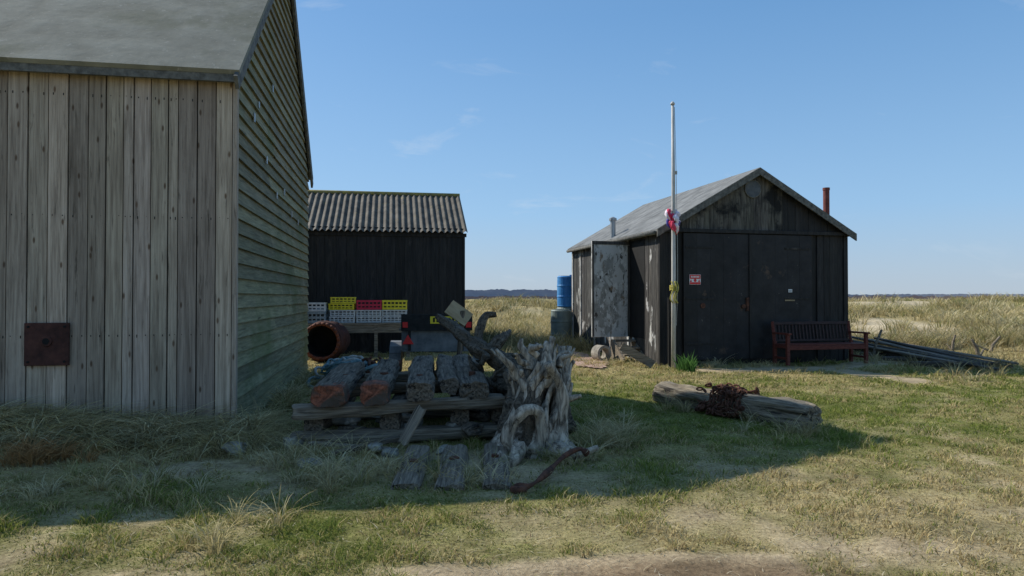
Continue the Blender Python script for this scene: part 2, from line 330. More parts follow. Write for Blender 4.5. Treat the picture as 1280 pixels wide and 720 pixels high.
x,d=x[k],d[k]; n=len(x); cc=strawp[rng.integers(0,5,n)]*(.62+.6*fbm(x*.2,d*.2,93))[:,None]
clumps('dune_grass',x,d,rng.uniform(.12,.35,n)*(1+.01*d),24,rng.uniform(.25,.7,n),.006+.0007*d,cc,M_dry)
n=620; x=np.concatenate([rng.uniform(8.2,19,n//2),rng.uniform(-1.2,1.3,n-n//2)]); y=np.concatenate([rng.uniform(12,22,n//2),rng.uniform(15.5,25,n-n//2)])
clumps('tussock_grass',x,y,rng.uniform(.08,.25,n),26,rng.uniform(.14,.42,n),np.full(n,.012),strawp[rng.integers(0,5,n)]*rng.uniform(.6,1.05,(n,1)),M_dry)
n=26; clumps('grey_green_shrub',rng.normal(-.55,.3,n),rng.normal(20.5,.5,n),rng.uniform(.1,.25,n),60,rng.uniform(.4,.75,n),np.full(n,.02),np.tile([[.17,.17,.09]],(n,1)),M_dry)
n=300; u=rng.uniform(-3.8,.3,n); vv=-np.abs(rng.normal(0,.5,n))-.03; c_,s_=math.cos(R(10)),math.sin(R(10))
x=-3.03+u*c_-vv*s_; y=7.4+u*s_+vv*c_
clumps('dry_wall_grass',x,y,rng.uniform(.03,.09,n),80,rng.uniform(.3,.62,n)*np.clip(1.15+vv*.5,.45,1.2),np.full(n,.010),strawp[np.array([0,1,2,4,1])[rng.integers(0,5,n)]]*rng.uniform(.75,1.3,(n,1)),M_dry,(.7,1.5),(.45,.95),4,bias=None,cj=.4)
n=60; u=rng.uniform(0,6,n); x=-3.03+.12*c_-u*s_+rng.uniform(0,.25,n); y=7.4+u*c_+.02
clumps('dry_side_grass',x,y,rng.uniform(.06,.16,n),40,rng.uniform(.2,.42,n),np.full(n,.009),strawp[rng.integers(0,5,n)],M_dry,(.5,1.2),(.3,.8),4)
pts=[(-1.9,6.1,34,.5),(-1.4,5.7,40,.6),(-.3,5.6,16,.5),(.5,6.3,14,.3),(.95,6.9,40,.35),(1.1,7.6,30,.4),(-2.45,6.7,34,.35),(2.4,9.0,16,.5),(3.2,7.6,14,.4),(-2.3,8.6,20,.5),(3.0,8.2,10,.4),(7.5,14,26,1.0),(5.2,15.0,10,1.0),(2.3,15.2,14,.6),(1.0,16.5,30,.8),(-3.2,5.3,22,.6),(-1.9,4.2,10,.6),(1.2,8.6,14,.5),(-4.2,4.9,14,.6),(4.4,14.9,12,.5)]
cx=[];cy=[]
for px_,py_,nn,sp in pts: cx+=list(rng.normal(px_,sp*.5,nn)); cy+=list(rng.normal(py_,sp*.35,nn))
n=len(cx); clumps('dry_tuft_grass',np.array(cx),np.array(cy),rng.uniform(.04,.10,n),28,rng.uniform(.1,.32,n),np.full(n,.0065),strawp[rng.integers(0,5,n)],M_dry,(.4,1.3),(.2,.8),4)
n=16; clumps('brown_weed',rng.normal(-4.05,.13,n),rng.normal(5.85,.1,n),rng.uniform(.04,.1,n),40,rng.uniform(.14,.28,n),np.full(n,.009),np.tile([[.42,.25,.11]],(n,1)),M_dry,(.5,1.3),(.2,.7),4)
n=7; clumps('daffodil_plant',rng.normal(3.55,.08,n),rng.normal(13.9,.06,n),rng.uniform(.05,.1,n),16,rng.uniform(.28,.42,n),np.full(n,.026),np.tile([[.09,.19,.05]],(n,1)),M_grass,(.2,.6),(.0,.35),4)
# ---------------------------------------------------------------- big weathered shed (left)
S=empty('weathered_shed',(-3.03,7.4,0),10)
def jit(v=.12): k=random.uniform(1-v,1+v); return (k,k*random.uniform(.97,1.02),k*random.uniform(.95,1.02))
mb=MB(); nails=MB(); i=0
xx=0
while xx>-8:
    w=random.choice([.1,.14,.17,.19]); o=0 if i%2 else -.010
    mb.box(xx-w+.006,xx-.006,-.028+o,.0+o,-.3,3.93,jit(.26))
    for z in (3.62,2.35,1.1):
        for q in (.25,.75): nails.box(xx-w*q-.004,xx-w*q+.004,-.031+o,-.02+o,z-.004+random.uniform(-.02,.02),z+.009)
    xx-=w; i+=1
mb.build('front_boards',M_front,S); nails.build('nails',M_dark,S)
E,H0,RY,DP=4.0,7.0,3.4,6.6
def yr(z): return (0,DP) if z<=E else ((z-E)/(H0-E)*RY, DP-(z-E)/(H0-E)*(DP-RY))
mb=MB(); mb.prism([(0.005,-.3),(DP,-.3),(DP,E),(RY,H0-.02),(0.005,E)],'x',-8,-.02); mb.build('inner_walls',M_dark,S)
mb=MB(); z=-.1
while z<H0-.1:
    z1=min(z+.168,H0-.02); a0,a1=yr(z); b0,b1=yr(z1)
    cuts=[0,random.uniform(.3,.7),1]
    for q in range(2):
        ya=a0+(a1-a0)*cuts[q]+.002; yb=a0+(a1-a0)*cuts[q+1]-.002; yc=b0+(b1-b0)*cuts[q]+.002; yd=b0+(b1-b0)*cuts[q+1]-.002
        c=jit(.24); g=max(0,1-z/4)*.1; c=(c[0]*(1-g),c[1],c[2]*(1-g))
        wz=[random.uniform(-.006,.006) for _ in range(2)]
        mb.face([(.04,ya,z+wz[0]),(.04,yb,z+wz[1]),(.004,yd,z1+.008),(.004,yc,z1+.008)],c); mb.face([(-.01,ya,z+wz[0]),(-.01,yb,z+wz[1]),(.04,yb,z+wz[1]),(.04,ya,z+wz[0])],c)
    z+=.165
mb.build('gable_clapboards',M_clap,S)
mb=MB(); mb.box(.003,.05,-.045,.03,-.3,3.95,(1,1,1)); mb.build('corner_board',M_front,S)
mb=MB()
def slab(y0,z0,y1,z1,x0,x1,t):
    nrm=Vector((0,-(z1-z0),(y1-y0))).normalized()*t
    if nrm.z<0: nrm=-nrm
    mb.prism([(y0,z0),(y1,z1),(y1+nrm.y,z1+nrm.z),(y0+nrm.y,z0+nrm.z)],'x',x0,x1)
k=(H0-E)/RY; slab(-.17,E-.17*k+.03,RY,H0+.03,-8.2,.1,.05)
k2=(H0-E)/(DP-RY); slab(DP+.12,E-.12*k2+.03,RY,H0+.03,-8.2,.1,.05)
mb.build('roof',M_felt,S)
mb=MB(); slab(-.17,E-.17*k-.13,RY,H0-.13,.055,.095,.15); slab(DP+.12,E-.12*k2-.13,RY,H0-.13,.055,.095,.15)
mb.box(-8.2,.05,-.165,-.125,E-.2,E-.085); mb.build('fascia',M_trim,S)
mb=MB()
for (yy,zz,w,h) in ((.9,3.65,.07,.11),(1.75,3.3,.07,.1),(2.6,2.95,.06,.1),(3.3,3.1,.06,.1),(4.1,2.85,.06,.1),(4.9,2.8,.06,.1),(1.2,3.9,.05,.08),(2.2,4.4,.06,.1)):
    mb.box(.036,.046,yy,yy+w,zz,zz+h)
mb.build('tally_plates',M_metal,S)
mb=MB(); mb.box(-2.0,-1.58,-.075,-.046,.8,1.24); mb.tube([(-1.79,-.075,1.05),(-1.79,-.09,1.05)],.055,16); mb.build('iron_plate',M_rustdk,S,bevel=.006)
mb=MB(); mb.tube([(-1.79,-.088,1.05),(-1.79,-.093,1.05)],.033,14)  # hole's darkness painted as a near-black disc on the plate
for q in ((-1.96,.84),(-1.62,.84),(-1.96,1.2),(-1.62,1.2)): mb.tube([(q[0],-.07,q[1]),(q[0],-.085,q[1])],.012,8)
mb.build('painted_plate_hole',M_dark,S)
# ---------------------------------------------------------------- middle black shed
S=empty('black_shed',(-1.34,18.8,0),10)
mb=MB(); xx=0
while xx>-6: w=random.uniform(.2,.3); mb.box(xx-w+.003,xx-.003,-.02+random.uniform(-.004,.004),.02,-.3,3.4,jit(.25)); xx-=w
mb.build('front_boards',M_black,S)
mb=MB(); mb.prism([(.03,-.3),(4.4,-.3),(4.4,3.35),(2.1,4.5),(.03,3.38)],'x',-6,-.01); mb.build('walls',M_black,S)
mb=MB(); nX=600; x0,x1=-6.1,.1
for a0,z0_,a1,z1_ in ((-.2,3.28,2.1,4.62),(4.6,3.28,2.1,4.62)):
    o=len(mb.v)
    for i in range(nX+1):
        xq=x0+(x1-x0)*i/nX; dz=.028*math.sin(xq*2*math.pi/.165)
        mb.v+=[(xq,a0,z0_+dz),(xq,a1,z1_+dz)]
    for i in range(nX): mb.f.append((o+2*i,o+2*i+2,o+2*i+3,o+2*i+1)); mb.c.append(I3)
mb.build('corrugated_roof',M_corr,S,smooth=True)
mb=MB(); mb.tube([(x0,2.1,4.62),(x1,2.1,4.62)],.065,10); mb.build('ridge_cap',M_lich,S,smooth=True)
mb=MB(); mb.box(-6,.08,-.06,-.022,3.16,3.26); mb.box(-.005,.04,-.05,.04,-.3,3.2); mb.build('trim',M_black,S)
# ---------------------------------------------------------------- right black shed with gable
S=empty('black_shed',(3.28,15.05,0),13)
Wd,Dp,Ev,Rd=4.72,6.14,3.02,4.38
mb=MB(); mb.prism([(.0,-.3),(Wd,-.3),(Wd,Ev),(Wd/2,Rd),(0,Ev)],'y',.03,Dp,(.9,.9,.9)); mb.build('walls',M_black,S)
mb=MB(); xx=0
while xx<Wd-.02:
    w=min(random.uniform(.16,.24),Wd-xx)
    if xx<.5 or xx>3.76: mb.box(xx+.004,xx+w-.004,-.0+random.uniform(-.006,.003),.029,-.3,2.98,jit(.3))
    xx+=w
mb.build('front_boards',M_black,S)
mb=MB(); xx=0; mb2=MB()
while xx<Wd-.03:
    w=min(random.uniform(.14,.2),Wd-xx); a,b_=xx+.003,xx+w-.003
    zt=lambda q: Ev+(Rd-Ev)*(1-abs(q-Wd/2)/(Wd/2))-.02
    P=[(a,3.0),(b_,3.0),(b_,max(zt(b_),3.01)),(a,max(zt(a),3.01))]
    if a<Wd/2<b_: P=[(a,3.0),(b_,3.0),(b_,zt(b_)),(Wd/2,zt(Wd/2)),(a,zt(a))]
    (mb if .45<xx<3.0 else mb2).prism(P,'y',-.012+random.uniform(-.004,.004),.028,jit(.2)); xx+=w
mb.build('gable_boards',M_gable,S); mb2.build('gable_side_boards',M_black,S)
mb=MB()
for a,b_ in ((.52,2.14),(2.17,3.76)):
    mb.box(a,b_,-.05,.0,.12,2.93,jit(.1))
    n=5
    for i in range(n):
        xa=a+(b_-a)*i/n; mb.box(xa+.0015,xa+(b_-a)/n-.0015,-.062+random.uniform(-.002,.002),-.049,.12,2.93,jit(.2))
mb.build('double_doors',M_door,S)
mb=MB(); mb.box(-.06,Wd+.06,-.09,-.02,2.95,3.03); mb.box(2.13,2.19,-.085,-.06,.12,2.93)
for z in (.45,1.45,2.6):
    mb.box(.56,1.25,-.075,-.063,z,z+.05); mb.box(3.05,3.72,-.075,-.063,z,z+.05)
mb.box(-.04,.07,-.03,.05,-.3,2.95); mb.box(Wd-.07,Wd+.04,-.03,.05,-.3,2.95); mb.build('door_trim',M_black,S,bevel=.004)
mb=MB(); mb.box(2.05,2.11,-.1,-.063,1.2,1.5); mb.tube([(1.98,-.1,1.3),(1.98,-.063,1.3)],.05,12); mb.tube([(.98,-.08,1.32),(.98,-.063,1.32)],.06,12)
mb.build('door_hasp',M_rust,S)
mb=MB(); mb.tube([(2.26,-.04,3.98),(2.26,.0,3.98)],.2,28); mb.build('round_vent',mat('vent_grey',(.06,.07,.08),(.12,.13,.14),I3,5,5),S)
mb=MB()
for t in range(24):
    th=t/24*2*math.pi; mb.tube([(2.26+.2*math.cos(th),-.035,3.98+.2*math.sin(th)),(2.26+.2*math.cos(th+.27),-.035,3.98+.2*math.sin(th+.27))],.014,6)
mb.build('vent_rim',M_trim,S)
mb=MB(); yy=0
while yy<Dp-.01:
    w=min(random.uniform(.15,.23),Dp-yy); mb.box(-.03+random.uniform(-.006,.004),-.002,yy+.003,yy+w-.003,-.3,3.0,jit(.35)); yy+=w
mb.build('side_boards',M_sidew,S)
mb=MB()
for yq in (1.68,2.9,4.1,5.3,6.05): mb.box(-.06,-.03,yq,yq+.09,0,2.95,I3)
mb.build('side_battens',M_peel,S)
mb=MB(); mb.box(-.045,-.028,.75,1.6,.55,2.85); mb.build('doorway_shade_panel',M_dark,S)  # near-black panel on the wall, painting the shade of an open doorway
Md=Matrix.Translation((-.04,1.64,0))@Matrix.Rotation(R(4),4,'Z')
mb=MB(); mb.box(-1.0,0,0,.045,.55,2.86,(1,1,1),Md); mb.build('side_door',M_peel,S,bevel=.004)
mb=MB(); mb.box(-1.0,0,-.015,0,2.78,2.86,I3,Md); mb.box(-1.0,-.95,-.013,0,.56,2.77,I3,Md); mb.box(-.06,0,-.013,0,.56,2.77,I3,Md); mb.build('side_door_frame',M_sidew,S)
mb=MB(); oh=.16; kk=(Rd-Ev)/(Wd/2)
def slabx(x0,z0,x1,z1,y0,y1,t):
    mb.prism([(x0,z0),(x1,z1),(x1,z1+t),(x0,z0+t)],'y',y0,y1)
slabx(-oh,Ev-oh*kk+.02,Wd/2,Rd+.02,-.15,Dp+.1,.05); slabx(Wd+oh,Ev-oh*kk+.02,Wd/2,Rd+.02,-.15,Dp+.1,.05)
for yq in (1.0,2.1,3.2,4.3,5.4): slabx(-oh,Ev-oh*kk+.06,Wd/2,Rd+.06,yq,yq+.04,.014)
mb.build('roof',M_felt2,S)
mb=MB(); slabx(-oh,Ev-oh*kk-.10,Wd/2,Rd-.10,-.185,-.152,.165); slabx(Wd+oh,Ev-oh*kk-.10,Wd/2,Rd-.10,-.185,-.152,.165)
mb.build('barge_boards',M_trim,S)
mb=MB(); mb.tube([(-oh-.03,-.1,Ev-.1),(-oh-.03,Dp,Ev-.1)],.045,10); mb.build('gutter',M_trim,S,smooth=True)
mb=MB(); mb.tube([(-.02,2.8,2.7),(-.02,2.8,3.5)],.07,14); mb.tube([(-.02,2.8,3.5),(-.02,2.8,3.56),(-.02,2.8,3.6)],[.1,.1,.03],14); mb.build('flue_pipe',M_metal,S,smooth=False)
mb=MB(); mb.tube([(4.98,1.0,2.2),(4.98,1.0,4.25)],.075,14); mb.tube([(4.98,1.0,4.2),(4.98,1.0,4.26)],.085,14); mb.build('stove_pipe',M_redpipe,S)
mb=MB(); mb.box(3.05,3.3,-.072,-.063,1.42,1.5); mb.build('door_label',M_ply,S)
c_,s_=math.cos(R(13)),math.sin(R(13))
S2=empty('danger_sign',(3.28+.79*c_+.075*s_,15.05+.79*s_-.075*c_,1.9),13)
mb=MB(); mb.box(-.135,.135,0,.008,-.11,.11); mb.build('plate',M_signw,S2)
mb=MB(); mb.box(-.128,.128,-.003,-.0005,.015,.103); mb.box(-.128,.128,-.003,-.0005,-.104,-.06); mb.tube([(0,-.003,-.02),(0,-.0005,-.02)],.035,12)
for sg in (-1,1): mb.face([(sg*.1-.03,-.002,-.055),(sg*.1+.02,-.002,-.055),(sg*.1,-.002,.01)])
mb.build('markings',M_signr,S2)
mb=MB()
for i in range(6): mb.box(-.1+i*.035,-.078+i*.035,-.005,-.003,.04,.08)
mb.build('lettering',M_signw,S2)
S3=empty('notice_board',(3.28+3.13*c_+.08*s_,15.05+3.13*s_-.08*c_,1.62),13)
mb=MB(); mb.box(0,.10,0,.006,0,.07); mb.build('notice_sheet',M_signw,S3)
mb=MB(); mb.box(.01,.09,-.002,-.0005,.02,.04); mb.build('notice_text',M_tr,S3)
# ---------------------------------------------------------------- flagpole
F=empty('flagpole',(3.46,14.65,0))
mb=MB(); mb.tube([(0,0,-.2),(.01,0,2),(.01,0,4),(.0,0,5.65)],[.05,.047,.04,.03],14); mb.tube([(0,0,5.65),(0,0,5.68),(0,0,5.72)],[.045,.05,.02],12); mb.build('pole',M_pole,F,smooth=True)
mb=MB(); mb.tube(curve([(.06,-.02,.9),(.09,-.03,2),(.07,-.02,4),(.04,0,5.6)],20),.006,5); mb.box(.02,.09,-.02,.02,4.15,4.22); mb.build('halyard',M_rope2,F)
mb=MB(); mb.box(-.09,.09,.055,.14,-.2,1.5); mb.build('tabernacle_post',M_black,F)
random.seed(3)
for nm,m_,cnt in (('flag_red_cloth',M_flag1,6),('flag_white_cloth',M_flag2,7),('flag_blue_cloth',M_flag3,3)):
    mb=MB()
    for i in range(cnt):
        z=random.uniform(2.98,3.38); a=random.uniform(0,6.28); r=random.uniform(.04,.1)
        mb.tube(curve([(.01+r*math.cos(a),r*math.sin(a),z+.08),(.01+r*1.5*math.cos(a+.5),r*1.2*math.sin(a+.5),z),(.01+r*math.cos(a+.9),r*math.sin(a+.9),z-.14)],8),[.02,.04,.05,.045,.05,.035,.04,.02,.012],8,amp=.4,nf=18)
    mb.build(nm,m_,F,smooth=True)
mb=MB()
for i in range(4):
    z=1.75-i*.03; mb.tube([(.07*math.cos(t),.07*math.sin(t),z+.01*math.sin(t*2)) for t in np.linspace(0,6.28,14)],.013,6)
for dx in (-.05,.06,.02): mb.tube(curve([(dx,-.06,1.85),(dx+.03,-.09,1.7),(dx-.03,-.08,1.5),(dx+.02,-.08,1.38)],10),.012,6)
mb.build('rope_coil',M_rope,F,smooth=True)
# ---------------------------------------------------------------- bench
Bn=empty('park_bench',(3.28+3.55*c_+.62*s_,15.05+3.55*s_-.62*c_,.03),13)
mb=MB(); L=1.02
for sg in (-1,1):
    x=sg*(L-.035); mb.box(x-.035,x+.035,-.27,-.2,0,.66); mb.box(x-.035,x+.035,.2,.27,0,.5)
    mb.tube([(x,.24,.45),(x,.32,.93)],.042,4); mb.box(x-.045,x+.045,-.32,.27,.661,.70); mb.box(x-.025,x+.025,-.2,.2,.36,.42); mb.box(x-.025,x+.025,-.2,.2,.12,.17)
mb.box(-L+.07,L-.07,-.265,-.225,.33,.42); mb.build('frame',M_bench,Bn,bevel=.006)
mb=MB()
for i in range(5): mb.box(-L+.02,L-.02,-.26+i*.1,-.185+i*.1,.425,.45)
mb.build('seat',M_bench,Bn,bevel=.004)
mb=MB(); Mb=Matrix.Translation((0,.26,.48))@Matrix.Rotation(R(-9.5),4,'X')
for i in range(22):
    x=-L+.1+i*(2*L-.2)/21; mb.box(x-.02,x+.02,-.01,.01,0.05,.38,I3,Mb)
mb.build('backrest_slats',M_bench2,Bn,bevel=.003)
mb=MB(); mb.box(-L+.06,L-.06,-.025,.025,.38,.45,I3,Mb); mb.box(-L+.06,L-.06,-.025,.025,0,.05,I3,Mb); mb.build('backrest_rails',M_bench2,Bn,bevel=.004)
# ---------------------------------------------------------------- paving
def sheet(name,P,m,dz=.03,st=.2):
    P=np.array(P); xs=np.arange(P[:,0].min(),P[:,0].max(),st); ys=np.arange(P[:,1].min(),P[:,1].max(),st); mb=MB()
    for a in xs:
        for b in ys:
            if inpoly(np.array([a+st/2]),np.array([b+st/2]),P.tolist())[0]:
                q=[(a,b),(a+st,b),(a+st,b+st),(a,b+st)]; mb.face([(u,v,float(hgt(u,v))+dz) for u,v in q])
    return mb.build(name,m,smooth=True)
sheet('brick_paving',[(1.45,14.6),(1.9,14.2),(2.2,15.4),(1.9,18.5),(1.2,19)],M_pink,.03,.1)
# ---------------------------------------------------------------- barrels
def barrel(name,x,y,z,r,h,m):
    e=empty(name,(x,y,z)); mb=MB(); zs=[0,.03,.05,.3,.32,.35,.37,.65,.67,.7,.72,.94,.97,1]; rs=[.93,1,.98,1,1.03,1.03,1,1,1.03,1.03,1,.98,1,.9]
    mb.tube([(0,0,q*h) for q in zs],[r*q for q in rs],28); mb.build('drum_body',m,e,smooth=False)
    mb=MB(); mb.tube([(0,0,h),(0,0,h+.015)],r*.86,24); mb.tube([(r*.5,0,h+.01),(r*.5,0,h+.05)],.04,10); mb.build('lid',m,e); return e
barrel('blue_barrel',1.74,21.95,1.2,.29,.98,M_blue); barrel('water_barrel',1.50,21.0,0,.31,1.12,M_butt); barrel('water_barrel',1.74,21.95,0,.31,1.18,M_butt)
e=empty('concrete_pipe',(2.1,16.1,.19),25); mb=MB(); n=24
for a0,a1,r0,r1 in ((-.15,.15,.19,.19),(.15,-.15,.13,.13)):
    o=len(mb.v)
    for k in range(n): th=k/n*2*math.pi; mb.v+=[(r0*math.cos(th),a0,r0*math.sin(th)),(r1*math.cos(th),a1,r1*math.sin(th))]
    for k in range(n): j=(k+1)%n; mb.f.append((o+2*k,o+2*j,o+2*j+1,o+2*k+1)); mb.c.append(I3)
for yq in (-.15,.15):
    for k in range(n):
        th=k/n*2*math.pi; t2=(k+1)/n*2*math.pi; mb.face([(.19*math.cos(th),yq,.19*math.sin(th)),(.19*math.cos(t2),yq,.19*math.sin(t2)),(.13*math.cos(t2),yq,.13*math.sin(t2)),(.13*math.cos(th),yq,.13*math.sin(th))])
mb.build('ring',M_stone,e)
e=empty('door_steps',(2.75,16.0,0),13); mb=MB()
for i in range(3): mb.box(-.25,.25,-.3+i*.25,-.02+i*.25,.15+i*.15,.19+i*.15)
mb.build('treads',M_beam,e); mb=MB()
for sx in (-.29,.25): mb.prism([(-.35,0),(.45,0),(.45,.5),(.35,.5),(-.35,.1)],'x',sx,sx+.04)
mb.build('stringers',M_beam,e)
mb=MB(); mb.box(-.09,.09,-.015,.015,0,.8,I3,Matrix.Translation((3.05,14.75,.05))@Matrix.Rotation(R(-60),4,'Y')); mb.build('loose_board',M_beam,None)
# ---------------------------------------------------------------- fish crates on a table
T=empty('trestle_table',(-3.55,17.35,0),10)
mb=MB()
for i in range(4): mb.box(-2.2,1.0,-.35+i*.18,-.19+i*.18,.82,.865,jit(.2))
for x in (-2.0,-.9,.1,.9):
    for y in (-.3,.28): mb.box(x-.04,x+.04,y-.04,y+.04,0,.82)
mb.box(-2.1,.96,-.33,-.29,.62,.815); mb.build('table_top',M_beam,T)
def crate(name,x,y,z,m,w=.6,d=.42,h=.3,rz=10):
    e=empty(name,(x,y,z),rz); mb=MB(); bar=h*.2
    mb.box(-w/2+.01,w/2-.01,-d/2+.01,d/2-.01,0,.02)
    for zz in (0.005,h*.38):
        mb.box(-w/2,w/2,-d/2,-d/2+.018,zz,zz+bar); mb.box(-w/2,w/2,d/2-.018,d/2,zz,zz+bar)
        mb.box(-w/2,-w/2+.018,-d/2+.018,d/2-.018,zz,zz+bar); mb.box(w/2-.018,w/2,-d/2+.018,d/2-.018,zz,zz+bar)
    mb.box(-w/2-.015,w/2+.015,-d/2-.015,-d/2+.02,h*.8,h); mb.box(-w/2-.015,w/2+.015,d/2-.02,d/2+.015,h*.8,h)
    mb.box(-w/2-.015,-w/2+.02,-d/2+.02,d/2-.02,h*.8,h); mb.box(w/2-.02,w/2+.015,-d/2+.02,d/2-.02,h*.8,h)
    for i in range(7):
        q=-w/2+i*(w-.03)/6; mb.box(q,q+.03,-d/2-.006,-d/2+.016,0,h*.8)
    for i in range(5):
        q=-d/2+i*(d-.03)/4
        for sx in (-1,1): mb.box(sx*(w/2)-.01,sx*(w/2)+.008,q,q+.03,0,h*.8)
    mb.build('slatted_sides',m,e); return e
for x,m1,m2,nt_ in ((-4.27,M_yel,M_white,2),(-3.62,M_redp,M_white,1),(-3.0,M_yel,M_white,1)):
    y=17.35+(x+3.55)*.176; z=.87
    for q in range(2): crate('fish_crate',x+random.uniform(-.015,.015),y,z,m2,h=.155,rz=10+random.uniform(-3,3)); z+=.162
    for q in range(nt_): hh=.155 if nt_==2 else .24; crate('fish_crate',x+random.uniform(-.02,.02),y,z,m1,h=hh,rz=10+random.uniform(-4,4)); z+=hh+.006
crate('fish_crate',-4.95,17.0,.87,M_greyp,.62,.42,.28); crate('fish_crate',-4.95,17.0,1.155,M_white,.62,.42,.22); crate('fish_crate',-4.7,17.3,.87,M_greyp,.4,.3,.36)
# rusty drum
M_or=mat('orange_rust',(.06,.02,.012),(.20,.062,.032),I3,12,8,bump=.8)
e=empty('rusty_drum',(-4.33,15.9,.50),-2); mb=MB(); n=32
prof=[(-.02,.40),(0,.46),(.06,.47),(.3,.44),(.34,.47),(.38,.44),(.7,.43),(.9,.40),(.95,.02)]
mb.tube([(0,p[0]-.3,0) for p in prof],[p[1] for p in prof],n,amp=.06,nf=4,caps=False); mb.build('shell',M_rustdk,e,smooth=True)
mb=MB(); mb.tube([(0,-.31,0),(0,.3,0)],[.36,.34],n,caps=False); mb.tube([(0,.2,0),(0,.21,0)],.345,n); mb.build('painted_inner_shade',M_dark,e)  # inner shade of the drum painted near-black instead of rust
mb=MB()
for k in range(24):
    th=k/24*2*math.pi; mb.tube([(.40*math.cos(th),-.34,.40*math.sin(th)),(.40*math.cos(th+.27),-.34,.40*math.sin(th+.27))],.042,7,amp=.25)
mb.build('rim',M_or,e,smooth=True)
# ---------------------------------------------------------------- trailer
T=empty('boat_trailer',(-1.38,12.4,0.04),4)
mb=MB(); mb.box(-.62,.62,0,1.6,.48,.52); mb.box(-.62,.62,-.0,.04,.52,.86); mb.box(-.62,-.58,.04,1.6,.52,.86); mb.box(.58,.62,.04,1.6,.52,.86); mb.box(-.62,.62,1.56,1.6,.52,.86); mb.box(-.66,.66,-.02,.06,.86,.9); mb.box(-.04,.04,1.6,3.0,.42,.5); mb.build('body',M_tr,T,bevel=.006)
mb=MB(); mb.box(-.62,.66,-.09,-.05,.86,1.16); mb.box(-.5,-.45,-.05,.0,.5,.9); mb.box(.45,.5,-.05,.0,.5,.9); mb.build('light_board',M_rub,T,bevel=.004)
mb=MB(); mb.box(-.10,.42,-.097,-.092,.99,1.12); mb.build('number_plate',M_plate,T)
mb=MB()
for i in range(7): x=-.05+i*.063+(.03 if i>3 else 0); mb.box(x,x+.035,-.1,-.098,1.015,1.095)
mb.build('plate_characters',M_dark,T)
mb=MB()
for sx in (-.5,.5): mb.prism([(sx-.1,.62),(sx+.1,.62),(sx,.79)],'y',-.06,-.006)
mb.box(-.59,-.5,-.115,-.092,.92,1.02); mb.box(.54,.64,-.115,-.092,.92,1.02); mb.build('reflectors',M_signr,T)
mb=MB()
for sx in (-.78,.78): mb.tube([(sx-.09,.8,.28),(sx-.07,.8,.28),(sx+.07,.8,.28),(sx+.09,.8,.28)],[.24,.28,.28,.24],24)
mb.build('wheels',M_rub,T)
mb=MB()
for sx in (-.78,.78):
    for k in range(8):
        th=k/8*math.pi; t2=(k+1)/8*math.pi; mb.box(sx-.11,sx+.11,-.065,.065,-.01,.01,I3,Matrix.Translation((0,.8+.34*math.cos((th+t2)/2),.28+.34*math.sin((th+t2)/2)))@Matrix.Rotation((th+t2)/2-math.pi/2,4,'X'))
mb.build('mudguards',M_tr,T)
random.seed(17)
e=empty('fishing_net_heap',(0,0,0))
for nm,m_,cnt,cxn,cyn in (('blue_cord',M_net,26,-2.75,11.6),('brown_cord',M_rust,14,-2.5,11.8),('pale_cord',M_rope2,12,-3.0,12.2)):
    mb=MB()
    for i in range(cnt):
        a=random.uniform(0,6.28); r=random.uniform(.1,.35); cx0,cy0=cxn+random.uniform(-.35,.35),cyn+random.uniform(-.3,.3); z0=random.uniform(.05,.38)
        P=[(cx0+r*math.cos(a+t),cy0+r*math.sin(a+t),z0+.07*math.sin(t*2.3+a)) for t in np.linspace(0,5.5,9)]
        mb.tube(curve(P,26),random.uniform(.018,.035),6,amp=.3,nf=12)
    mb.build(nm,m_,e,smooth=True)
# ---------------------------------------------------------------- timber pile
T=empty('timber_pile',(0,0,0))
dx,dy=-.12,.99
fr=[(-1.77,6.62,2.1,.31,.2,0),(-1.36,6.75,2.6,.28,.2,1),(-.92,6.85,2.9,.29,.19,2),(-.66,7.2,2.7,.22,.18,3),(-.38,7.1,3.0,.31,.19,4)]
for i,(x,y,L,w,h,s_) in enumerate(fr):
    z=.545+random.uniform(-.01,.015); baulk('deck_sleeper_%d'%i,(x,y,z),(x+dx*L,y+dy*L,z+.03),w,h,M_sleeper,T,amp=.02,seed=s_,roll=R(random.uniform(-3,3)))
for i in (0,1):
    x,y=fr[i][:2]; z=.545
    baulk('painted_end_%d'%i,(x+.0015,y-.012,z),(x+dx*.32,y+dy*.32,z+.004),fr[i][3]+.014,fr[i][4]+.014,M_redend,T,amp=.016,seed=i,nr=8)
for i,(p,q,w,h) in enumerate([((-2.15,6.72,.37),(-.1,7.3,.40),.2,.13),((-2.3,8.2,.37),(-.3,8.8,.39),.2,.14),((-2.4,9.3,.38),(-.6,9.8,.4),.2,.14),
    ((-2.2,6.85,.08),(-.05,7.3,.10),.24,.13),((-2.3,8.4,.1),(-.2,8.7,.1),.24,.2)]):
    baulk('cross_timber_%d'%i,p,q,w,h,M_beam,T,amp=.015,seed=20+i)
for i,(p,q,w,h) in enumerate([((-2.0,6.9,.2),(-2.15,9.0,.2),.2,.18),((-1.25,6.98,.22),(-1.4,9.0,.22),.2,.18),((-.55,7.2,.24),(-.7,9.0,.24),.2,.18),((-.12,7.3,.25),(-.2,8.5,.25),.18,.2)]):
    baulk('bearer_%d'%i,p,q,w,h,M_sleeper,T,amp=.014,seed=30+i)
baulk('loose_slab',(-1.05,6.55,.10),(-.88,6.68,.42),.17,.04,M_beam,T,amp=.006,seed=61,nr=8)
baulk('loose_batten',(-1.95,6.6,.10),(-1.15,6.55,.05),.09,.035,M_beam,T,amp=.006,seed=62,nr=10)
baulk('loose_stake',(-1.7,6.35,.04),(-1.1,6.75,.12),.07,.05,M_sleeper,T,amp=.006,seed=63,nr=10)
